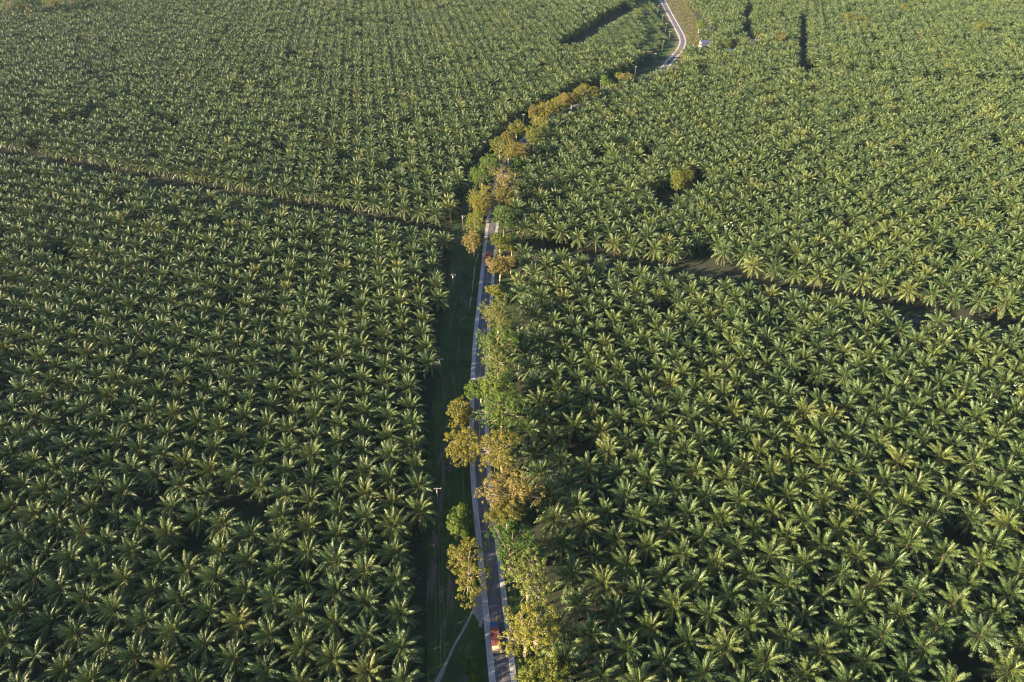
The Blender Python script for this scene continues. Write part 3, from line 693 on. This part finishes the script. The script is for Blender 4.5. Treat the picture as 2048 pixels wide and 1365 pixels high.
# weeds under the outer palms and on the strip
n_ = 1500
ii = rs.integers(0, 380, n_); side = rs.random(n_) < .5
wx = np.where(side, xat(PL, LO[ii, 1]) + rs.normal(-1, 2.2, n_), np.maximum(xat(PR, LO[ii, 1]) - np.abs(rs.normal(0, 3.2, n_)), ED[3][ii, 0] + 1.2)); wy = LO[ii, 1] + rs.uniform(-1, 1, n_)
r_ = rs.uniform(.12, .5, n_); V = leaf_cloud(np.c_[wx, wy, r_ * .2, r_], 12, .3, rs); nq = len(V) // 4
tag(link(bpy.data.objects.new('undergrowth', raw_mesh('undergrowth', V, np.full(nq, 4), np.arange(4 * nq), [TM['D']]))), 'low dark green weeds along the foot of the palms and under the roadside trees', 'undergrowth', kind='stuff')
# grass tufts over the strip
n_ = 9000
ii = rs.integers(0, 420, n_); wl = xat(PL, LO[ii, 1]); f_ = rs.random(n_)
wx = wl + (LO[ii, 0] - .3 - wl) * f_; wy = LO[ii, 1] + rs.uniform(-1, 1, n_)
kk = np.min([seg_d(np.c_[wx, wy], pth[j], pth[j + 4]) for j in range(0, len(pth) - 4, 4)], 0) > .8
wx, wy = wx[kk], wy[kk]; n_ = len(wx)
V = leaf_cloud(np.c_[wx, wy, np.full(n_, .03), rs.uniform(.08, .22, n_)], 5, .22, rs); nq = len(V) // 4
tag(link(bpy.data.objects.new('grass', raw_mesh('grass', V, np.full(nq, 4), np.arange(4 * nq), [TM['D'], M_GR2], rs.integers(0, 2, nq)))), 'short green grass tufts over the verge strip beside the road', 'grass', kind='stuff')

# ------------------------------------------------------------------ power poles and lines
M_POLE = plain('weathered_pole', (.20, .16, .14), rough=.8, var=.25); M_ARM = plain('cross_arm_wood', (.36, .30, .25), rough=.75, var=.2)
M_TANK = plain('transformer_white', (.75, .75, .73), rough=.4, var=.08); M_WIRE = plain('wire_metal', (.20, .20, .21), rough=.4, metal=.6, var=.1)
PH = 10.2
tops = [(880, 1410), (873.4, 977.6), (878.6, 718.6), (905.7, 550), (925.2, 432.5), (940, 345), (968, 284), (1046.7, 229), (1128, 190), (1201.6, 161.5), (1271.5, 133.6), (1310.4, 107.7), (1327, 82.4), (1340, 63.7), (1333, 47), (1325.8, 30.8), (1317, 12)]
tw = np.array([G(x, y, PH - .5) for x, y in tops])
plab = {1: 'nearest fully visible power pole, with white transformer can, on the dark grass strip', 2: 'second visible power pole up the strip, level with the clumpy green trees', 3: 'power pole on the strip level with the red cargo truck', 4: 'power pole just beyond the track crossing beside the yellow-green tree', 5: 'power pole beside the vivid green tree pair',
        6: 'power pole hidden among palms at the elbow of the tree row', 7: 'power pole standing in the dark gap behind the yellow-green tree', 8: 'power pole behind the gold far clump', 9: 'power pole next to the round bright green tree', 10: 'power pole next after the last bronze tree', 11: 'power pole where the strip begins to bend',
        12: 'power pole against the palm corner at the bend', 13: 'power pole alone on the shaded grass inside the bend', 14: 'power pole beside the straight sunlit far road, lower', 15: 'power pole beside the straight far road, upper', 16: 'farthest power pole near the top edge of the picture'}
ends = []
for k, p in enumerate(tw):
    d = tw[min(k + 1, len(tw) - 1)] - tw[max(k - 1, 0)]; rz = math.atan2(d[1], d[0]) - math.pi / 2
    ends.append((p, rz))
    if k == 0: continue
    e_ = empty('power_pole', (p[0], p[1], 0), rz); tag(e_, plab[k], 'power pole', 'power poles along the grass strip')
    MB().tube([(0, 0, -.3), (0, 0, 5), (0, 0, PH)], [.17, .14, .10], 10).build('post', M_POLE, e_, smooth=True)
    MB().box((0.25, 0, PH - .6), (2.3, .13, .15)).build('cross_arm', M_ARM, e_)
    ins = MB()
    for dx in (-.8, .35, 1.3): ins.tube([(dx, 0, PH - .52), (dx, 0, PH - .4), (dx, 0, PH - .28)], [.05, .08, .04], 8)
    ins.build('insulators', M_TANK, e_, smooth=True)
    if k in (1, 2, 3, 4): MB().tube([(0, -.28, PH - 1.9), (0, -.28, PH - 1.85), (0, -.28, PH - 1.2), (0, -.28, PH - 1.12)], [.16, .2, .2, .12], 12).build('transformer', M_TANK, e_, smooth=True)
for q, dx in enumerate((-.8, .35, 1.3)):
    pts = []
    for (p, rz), (p2, rz2) in zip(ends[:-1], ends[1:]):
        a = np.array([p[0] + dx * math.cos(rz), p[1] + dx * math.sin(rz), PH - .28]); b = np.array([p2[0] + dx * math.cos(rz2), p2[1] + dx * math.sin(rz2), PH - .28])
        for t in np.linspace(0, 1, 13)[:-1]: pts.append(a * (1 - t) + b * t - [0, 0, 4 * .8 * t * (1 - t)])
    pts.append(b)
    o = MB().tube(pts, .008, 5).build('power_line', M_WIRE)
    tag(o, ['power line wire strung from the pole tops, outermost towards the palms', 'middle power line wire strung from the pole tops', 'power line wire strung from the pole tops, outermost towards the road'][q], 'wire', 'power line wires')

# ------------------------------------------------------------------ vehicles
def paint(name, col, rough=.35): return plain(name, col, rough=rough, var=.12, scale=1.5)
M_TYRE = plain('tyre_rubber', (.02, .02, .02), rough=.85); M_GLASS = plain('vehicle_glass', (.02, .03, .035), rough=.1, var=.05); M_CHAS = plain('chassis_black', (.03, .03, .03), rough=.6); M_RIM = plain('wheel_rim', (.4, .4, .4), rough=.4, metal=.7)
M_LAMP = plain('lamp_lens', (.6, .55, .4), rough=.2); M_TAIL = plain('tail_lens', (.4, .03, .02), rough=.25)
def wheel(par, x, y, r=.5, w=.3):
    t = MB().tube([(x - w / 2, y, r), (x - w / 2 + .04, y, r), (x + w / 2 - .04, y, r), (x + w / 2, y, r)], [r * .92, r, r, r * .92], 18).build('wheel', M_TYRE, par)
    MB().tube([(x - w / 2 - .01, y, r), (x + w / 2 + .01, y, r)], r * .5, 14).build('rim', M_RIM, t)
def place(label, name, px, py, rz, cat, group=None, z=.10):
    P0 = G(px, py, z); e_ = empty(name, (P0[0], P0[1], z), rz); tag(e_, label, cat, group); return e_
def heading(px, py):
    p = G(px, py)[:2]; i = int(np.argmin(np.linalg.norm(MID - p, axis=1))); d = MID[min(i + 3, len(MID) - 1)] - MID[max(i - 3, 0)]
    return math.atan2(d[1], d[0]) - math.pi / 2, MID[i], i
def lane(px, py, off):
    rz, c, i = heading(px, py); T_ = np.array([-math.sin(rz), math.cos(rz)]); return c + off * np.array([T_[1], -T_[0]]), rz
# red box lorry with blue cab, driving away; local +y = forward
pt, rz = lane(993, 1283, -1.05)
e_ = empty('truck', (pt[0], pt[1], .104), rz); tag(e_, 'red covered truck with blue cab and tan rear panel beside the large yellow-green tree', 'truck')
M_REDT = plain('red_tarpaulin', (.18, .05, .04), rough=.6, var=.25, scale=1.2); M_BLUE = paint('cab_blue', (.035, .10, .28)); M_TAN = plain('tan_rear_panel', (.50, .36, .25), rough=.7, var=.15)
MB().box((0, -.2, .75), (1.0, 7.4, .25)).build('chassis', M_CHAS, e_)
bx = MB().prism([(-3.9, .92), (2.1, .92), (2.1, 2.85), (2.0, 2.98), (-3.1, 2.98), (-3.3, 2.9)] , -1.12, 1.12).build('cargo_box', M_REDT, e_, bevel=.04)
ribs = MB()
for k in range(7): ribs.box((0, -2.9 + k * .8, 2.99), (2.28, .05, .03))
ribs.box((-.25, -.6, 3.0), (.1, 5.0, .03)); ribs.build('roof_rib', plain('faded_red_rib', (.26, .10, .08)), bx)
MB().prism([(-3.92, .9), (-3.32, 2.88), (-3.30, 2.93), (-4.12, 2.05), (-4.12, .95)], -1.14, 1.14).build('rear_panel', M_TAN, e_)
cb = MB().prism([(2.25, .6), (4.0, .6), (4.05, 1.5), (3.75, 2.35), (3.5, 2.5), (2.25, 2.5)], -1.05, 1.05).build('cab', M_BLUE, e_, bevel=.06)
MB().prism([(4.07, 1.55), (3.79, 2.3), (3.75, 2.28), (4.02, 1.55)], -.95, .95).build('windscreen', M_GLASS, cb)
for sx in (-1, 1):
    MB().box((sx * 1.06, 3.2, 1.85), (.03, .9, .55)).build('side_window', M_GLASS, cb)
    MB().box((sx * 1.28, 3.85, 1.9), (.12, .1, .4)).build('mirror', M_CHAS, cb)
    MB().box((sx * .8, 4.06, .95), (.32, .06, .2)).build('headlight', M_LAMP, e_)
    MB().box((sx * .95, -4.14, .85), (.25, .05, .14)).build('taillight', M_TAIL, e_)
    wheel(e_, sx * .95, 3.1); wheel(e_, sx * .92, -1.9); wheel(e_, sx * .92, -3.0)
# open red cargo truck coming towards the camera, loaded with palm fruit bunches
pt, rz = lane(979, 524, -.55)
e_ = empty('truck', (pt[0], pt[1], .104), rz + math.pi); tag(e_, 'red stake bed truck with an open load of dark brown fruit bunches', 'truck')
M_RED = paint('cab_red', (.34, .025, .018)); M_RAIL = plain('dark_red_stakes', (.12, .025, .02), rough=.7)
MB().box((0, -.4, .8), (1.0, 8.6, .25)).build('chassis', M_CHAS, e_)
bd = MB().box((0, -1.5, 1.05), (2.4, 6.2, .14)); bd.build('bed_floor', M_RAIL, e_)
for sx in (-1, 1):
    q = MB()
    for k in range(8): q.box((sx * 1.18, -4.45 + k * .84, 1.95), (.08, .1, 1.7))
    for z_ in (1.35, 1.8, 2.25, 2.7): q.box((sx * 1.15, -1.5, z_), (.05, 6.2, .22))
    q.build('side_rail', M_RAIL, e_)
q = MB(); 
for y_ in (-4.58, 1.58):
    for z_ in (1.35, 1.8, 2.25, 2.7): q.box((0, y_, z_), (2.34, .06, .24))
q.build('end_rail', M_RAIL, e_)
hoop = MB()
for k in range(4): hoop.tube([(-1.18, -4.2 + k * 1.8, 2.8), (-.8, -4.2 + k * 1.8, 3.25), (0, -4.2 + k * 1.8, 3.42), (.8, -4.2 + k * 1.8, 3.25), (1.18, -4.2 + k * 1.8, 2.8)], .06, 6)
hoop.build('cover_hoop', plain('hoop_paint', (.18, .07, .06)), e_)
cb = MB().prism([(1.7, .6), (3.95, .6), (4.0, 1.45), (3.6, 1.62), (3.25, 2.5), (3.05, 2.62), (1.7, 2.62)], -1.12, 1.12).build('cab', M_RED, e_, bevel=.07)
MB().prism([(3.64, 1.64), (3.30, 2.46), (3.26, 2.44), (3.58, 1.62)], -1.0, 1.0).build('windscreen', M_GLASS, cb)
MB().box((0, 3.7, 1.62), (1.7, .5, .06)).build('hood_stripe', M_TANK, cb)
MB().box((0, 4.05, 1.0), (1.5, .06, .5)).build('grille', M_RIM, cb)
MB().box((0, 4.12, .62), (2.3, .16, .26)).build('bumper', M_TANK, e_)
for sx in (-1, 1):
    MB().box((sx * .93, 4.04, 1.15), (.26, .06, .2)).build('headlight', M_LAMP, e_)
    MB().box((sx * 1.13, 2.4, 1.95), (.03, .9, .5)).build('side_window', M_GLASS, cb)
    MB().box((sx * 1.35, 3.1, 2.0), (.12, .1, .4)).build('mirror', M_CHAS, cb)
    wheel(e_, sx * 1.0, 3.0); wheel(e_, sx * .97, -2.3); wheel(e_, sx * .97, -3.5)
fb = MB(); rs2 = np.random.default_rng(3)
for k in range(90):
    c_ = (rs2.uniform(-.95, .95), rs2.uniform(-4.2, 1.2), 1.3 + rs2.uniform(0, .9)); r_ = rs2.uniform(.22, .34)
    fb.tube([(c_[0], c_[1], c_[2] - r_), (c_[0] + .02, c_[1], c_[2] - r_ * .5), (c_[0], c_[1], c_[2] + r_ * .4), (c_[0], c_[1] + .05, c_[2] + r_)], [r_ * .3, r_ * .9, r_, r_ * .3], 8)
tag(fb.build('fruit_bunches', plain('palm_fruit', (.13, .045, .025), rough=.7, var=.5, scale=4)), 'dark brown palm fruit bunches heaped in the open bed of the red truck', 'fruit', kind='stuff')
fo = bpy.data.objects['fruit_bunches']; fo.location = e_.location; fo.rotation_euler = e_.rotation_euler
# motorcycle and rider
pt, rz = lane(981, 572, 1.5)
e_ = empty('motorcycle', (pt[0], pt[1], .104), rz); tag(e_, 'small dark motorcycle on the road just before the red stake bed truck', 'motorcycle')
M_MC = paint('motorcycle_black', (.03, .03, .04))
for y_ in (-.62, .66):
    w_ = MB().tube([(-.06, y_, .3), (-.05, y_, .3), (.05, y_, .3), (.06, y_, .3)], [.26, .3, .3, .26], 16).build('wheel', M_TYRE, e_); MB().tube([(-.065, y_, .3), (.065, y_, .3)], .12, 10).build('rim', M_RIM, w_)
MB().tube([(0, -.5, .62), (0, -.1, .55), (0, .25, .72), (0, .5, .8)], [.08, .16, .15, .07], 8).build('body', M_MC, e_, smooth=True)
MB().box((0, -.3, .78), (.26, .7, .1)).build('seat', M_CHAS, e_, bevel=.03)
MB().tube([(0, .66, .3), (0, .5, .95)], .04, 6).build('fork', M_RIM, e_); MB().tube([(-.35, .38, 1.02), (0, .48, .98), (.35, .38, 1.02)], .025, 6).build('handlebar', M_CHAS, e_)
MB().tube([(0, .6, .82), (0, .68, .82)], [.1, .08], 10).build('headlight', M_LAMP, e_); MB().tube([(.16, -.9, .34), (.16, .1, .3)], .05, 8).build('exhaust', M_RIM, e_)
def skinned(name, verts, edges, rad, mat, parent=None, sub=1):
    me = bpy.data.meshes.new(name); me.from_pydata(verts, edges, []); o = bpy.data.objects.new(name, me); link(o, parent)
    sk = o.modifiers.new('skin', 'SKIN'); sk.use_smooth_shade = True
    lay = me.skin_vertices[0] if me.skin_vertices else None
    if lay is None:
        bpy.context.view_layer.objects.active = o; me.attributes
    for i, r in enumerate(rad):
        me.skin_vertices[0].data[i].radius = (r, r)
    me.skin_vertices[0].data[0].use_root = True
    ss = o.modifiers.new('sub', 'SUBSURF'); ss.levels = sub; ss.render_levels = sub
    me.materials.append(mat); return o
M_SKIN = plain('skin', (.32, .18, .12), rough=.6); M_SHIRT = plain('shirt_red', (.35, .07, .06), rough=.8); M_TROU = plain('trousers_dark', (.03, .035, .06), rough=.85); M_HELM = paint('helmet_white', (.6, .6, .6))
pv = [(0, -.28, .92), (0, -.26, 1.12), (0, -.2, 1.36), (0, -.17, 1.5), (0, -.14, 1.60), (0, -.12, 1.72),
      (-.19, -.2, 1.4), (-.30, .02, 1.2), (-.32, .3, 1.06), (-.32, .37, 1.04), (.19, -.2, 1.4), (.30, .02, 1.2), (.32, .3, 1.06), (.32, .37, 1.04),
      (-.12, -.25, .88), (-.26, .16, .80), (-.2, .02, .42), (-.2, .16, .34), (.12, -.25, .88), (.26, .16, .80), (.2, .02, .42), (.2, .16, .34)]
pe = [(0, 1), (1, 2), (2, 3), (3, 4), (4, 5), (2, 6), (6, 7), (7, 8), (8, 9), (2, 10), (10, 11), (11, 12), (12, 13), (0, 14), (14, 15), (15, 16), (16, 17), (0, 18), (18, 19), (19, 20), (20, 21)]
pr = [.15, .14, .16, .07, .09, .09, .08, .05, .035, .04, .08, .05, .035, .04, .11, .08, .055, .05, .11, .08, .055, .05]
rider = empty('person', e_.location, rz); tag(rider, 'motorcycle rider in a reddish shirt, dark trousers and white helmet holding the handlebar', 'person')
try:
    bo = skinned('body', pv, pe, pr, M_SKIN, rider)
except Exception as ex:
    bpy.data.objects.remove(bpy.data.objects['body']) if 'body' in bpy.data.objects else None
    print('skin failed', ex)
    q = MB()
    for a, b in pe: q.tube([pv[a], pv[b]], [pr[a], pr[b]], 8)
    q.build('body', M_SKIN, rider, smooth=True)
MB().tube([pv[0], pv[1], pv[2], (0, -.18, 1.47)], [.17, .165, .185, .10], 12).build('shirt', M_SHIRT, rider, smooth=True)
q = MB()
for a, b, c in ((14, 15, 16), (18, 19, 20)): q.tube([pv[0], pv[a], pv[b], pv[c]], [.15, .13, .1, .075], 10)
q.build('trousers', M_TROU, rider, smooth=True)
MB().tube([(0, -.12, 1.64), (0, -.12, 1.72), (0, -.13, 1.80), (0, -.13, 1.86), (0, -.13, 1.88)], [.125, .14, .135, .09, .02], 14).build('helmet', M_HELM, rider, smooth=True)
# cars at the far bend
def car(px, py, off, col, label, L=4.4, W=1.8, Hh=1.5, name='car', rev=False):
    pt, rz = lane(px, py, off); e_ = empty(name, (pt[0], pt[1], .104), rz + (math.pi if rev else 0)); tag(e_, label, 'car' if name == 'car' else name, 'vehicles at the far bend')
    h = L / 2
    b_ = MB().prism([(-h, .35), (h, .35), (h + .05, .75), (h * .55, .95), (h * .22, Hh), (-h * .62, Hh), (-h * .95, .98), (-h - .03, .7)], -W / 2, W / 2).build('body', paint('paint_' + name, col), e_, bevel=.06)
    MB().prism([(h * .57, .99), (h * .25, Hh - .04), (h * .20, Hh - .06), (h * .50, .99)], -W * .42, W * .46).build('windscreen', M_GLASS, b_)
    for sx in (-1, 1):
        MB().box((sx * (W / 2 + .005), -h * .12, Hh - .3), (.02, L * .42, .32)).build('side_window', M_GLASS, b_)
        MB().box((sx * W * .36, h + .03, .66), (.3, .08, .14)).build('headlight', M_LAMP, e_); MB().box((sx * W * .38, -h - .03, .75), (.25, .06, .14)).build('taillight', M_TAIL, e_)
        wheel(e_, sx * (W / 2 - .08), h * .62, .33, .2); wheel(e_, sx * (W / 2 - .08), -h * .62, .33, .2)
    return e_
car(1341, 117, -1.0, (.04, .06, .14), 'dark blue van on the pole side lane where the scrub covers the bend', 6.0, 2.1, 2.3, 'van')
car(1335, 124, -1.0, (.05, .06, .10), 'dark car following close behind the van at the far bend')
car(1323.5, 137, -.6, (.22, .10, .13), 'small dull red car, lowest of the vehicles at the far bend', 4.0, 1.7, 1.45)

# ------------------------------------------------------------------ houses
M_WALL = plain('plaster_wall', (.15, .145, .14), rough=.9, var=.15, scale=.8)
M_PINK = plain('pink_plaster', (.20, .13, .11), rough=.9, var=.15, scale=.8)
def roof_mat(name, c):
    m, n, l, b = new_mat(name)
    tc = n.new('ShaderNodeTexCoord'); w = n.new('ShaderNodeTexWave'); w.inputs['Scale'].default_value = 4; l.new(tc.outputs['Object'], w.inputs['Vector'])
    nz = n.new('ShaderNodeTexNoise'); nz.inputs['Scale'].default_value = .8; nz.inputs['Detail'].default_value = 5; l.new(tc.outputs['Object'], nz.inputs['Vector'])
    r = ramp(n, [(.3, tuple(v * .75 for v in c)), (.7, c)]); l.new(nz.outputs['Fac'], r.inputs[0]); l.new(r.outputs[0], b.inputs['Base Color']); b.inputs['Roughness'].default_value = .45; b.inputs['Metallic'].default_value = .2
    bp = n.new('ShaderNodeBump'); bp.inputs['Distance'].default_value = .05; l.new(w.outputs['Fac'], bp.inputs['Height']); l.new(bp.outputs[0], b.inputs['Normal']); return m
def house(px, py, w, d, h, rz, roofc, wall, label):
    P0 = G(px, py, h); e_ = empty('house', (P0[0], P0[1], 0), rz); tag(e_, label, 'house', 'houses among the far palms')
    rh = d * .22
    V = [(-w/2, -d/2, 0), (w/2, -d/2, 0), (w/2, d/2, 0), (-w/2, d/2, 0), (-w/2, -d/2, h), (w/2, -d/2, h), (w/2, d/2, h), (-w/2, d/2, h), (-w/2, 0, h + rh), (w/2, 0, h + rh)]
    q = MB(); q.add(V, [(0, 1, 5, 4), (1, 2, 6, 9, 5), (2, 3, 7, 6), (3, 0, 4, 8, 7), (4, 5, 9, 8), (6, 7, 8, 9)]); wl_ = q.build('wall', wall, e_)
    r = MB(); ov = .5; t = .1; k = (d / 2 + ov) / (d / 2)
    for s in (-1, 1):
        y0, z0 = s * (d / 2 + ov), h + rh - rh * k
        r.add([(-w/2 - ov, y0, z0 + .03), (w/2 + ov, y0, z0 + .03), (w/2 + ov, 0, h + rh + .03), (-w/2 - ov, 0, h + rh + .03), (-w/2 - ov, y0, z0 + .03 + t), (w/2 + ov, y0, z0 + .03 + t), (w/2 + ov, 0, h + rh + .03 + t), (-w/2 - ov, 0, h + rh + .03 + t)],
              [(3, 2, 1, 0), (4, 5, 6, 7), (0, 1, 5, 4), (1, 2, 6, 5), (2, 3, 7, 6), (3, 0, 4, 7)])
    r.build('roof', roof_mat('roof_sheet', roofc), e_)
    dr = MB().box((0, -d/2 - .03, 1.0), (.95, .08, 2.0)).build('door', M_POLE, e_); MB().box((.35, -d/2 - .09, 1.0), (.06, .05, .06)).build('handle', M_RIM, dr)
    for x in (-w * .3, w * .3):
        f = MB().box((x, -d/2 - .02, 1.5), (1.2, .07, 1.0)).build('window', M_TANK, e_); MB().box((x, -d/2 - .07, 1.5), (1.0, .04, .8)).build('pane', M_GLASS, f)
house(1410, 84, 8.5, 6.5, 3.6, .15, (.10, .12, .22), M_WALL, 'house with dark blue-grey roof just across the field from the far bend')
house(1405, 91, 5.5, 6.0, 3.2, .5, (.16, .17, .26), M_WALL, 'small lavender roofed house directly in front of the blue-grey one')
house(1418, 60, 6.5, 5.0, 3.4, -.2, (.22, .23, .24), M_WALL, 'grey roofed house half hidden beside the light green tree')
house(1458, 100, 6.5, 5.5, 3.6, .6, (.10, .22, .50), M_WALL, 'house with vivid blue roof in front of the pale green tree')
house(1510, 82, 8.0, 6.5, 3.8, -.35, (.34, .31, .37), M_PINK, 'house with white-lavender roof and pinkish walls beside a dark gap')

# ------------------------------------------------------------------ white egrets perched on palms
M_EGR = plain('white_feathers', (.85, .85, .82), rough=.7, var=.04); M_BEAK = plain('beak_yellow', (.7, .45, .05), rough=.5)
def bird(px, py, label, group, z=9.6):
    P0 = G(px, py, z); dd = np.linalg.norm(ALLP - P0[:2], axis=1); j = int(np.argmin(dd))
    zz = PALMH * hgt[j] * scl[j] + 3.6 * scl[j]
    P0 = G(px, py, zz)
    e_ = empty('egret', P0, random.uniform(0, 6.28)); e_.scale = (1.3,) * 3; tag(e_, label, 'bird', group)
    MB().tube([(-.45, 0, .30), (-.3, 0, .36), (-.05, 0, .42), (.14, 0, .46), (.2, 0, .62), (.14, 0, .76), (.2, 0, .86), (.27, 0, .88), (.32, 0, .87)], [.02, .08, .13, .09, .04, .03, .045, .045, .02], 10).build('body', M_EGR, e_, smooth=True)
    MB().tube([(.31, 0, .87), (.44, 0, .85)], [.02, .004], 6).build('beak', M_BEAK, e_)
    for s in (-.05, .05): MB().tube([(0, s, .34), (.02, s, .16), (0, s, -.05)], .014, 5).build('leg', M_CHAS, e_)
for a, b in [(1450, 455), (1457, 451), (1462, 448), (1454, 459), (1465, 453)]: bird(a, b, 'white egret in the cluster perched on a palm beyond the grove side track', 'egrets on the palm beyond the track')
for a, b in [(1956, 811), (1961, 810), (1993, 807), (2025, 792), (2029, 774), (2042, 773), (2040, 812)]: bird(a, b, 'white egret perched on a palm in the near grove by the picture edge', 'egrets on the near grove')

# ------------------------------------------------------------------ haze
def haze():
    m = bpy.data.materials.new('haze'); m.use_nodes = True; n, l = m.node_tree.nodes, m.node_tree.links
    n.remove(n['Principled BSDF']); v = n.new('ShaderNodeVolumePrincipled'); v.inputs['Color'].default_value = (.55, .76, 1, 1); v.inputs['Density'].default_value = HAZE; v.inputs['Anisotropy'].default_value = 0.1
    l.new(v.outputs[0], n['Material Output'].inputs['Volume'])
    try: m.cycles.homogeneous_volume = True
    except Exception: pass
    o = MB().box((0, 600, 88.5), (6000, 6000, 179)).build('haze', m); tag(o, 'thin bluish haze over the whole plantation', 'haze', kind='stuff')
HAZE = 0.000026
haze()
print('palms', npalm, 'near', len(near))
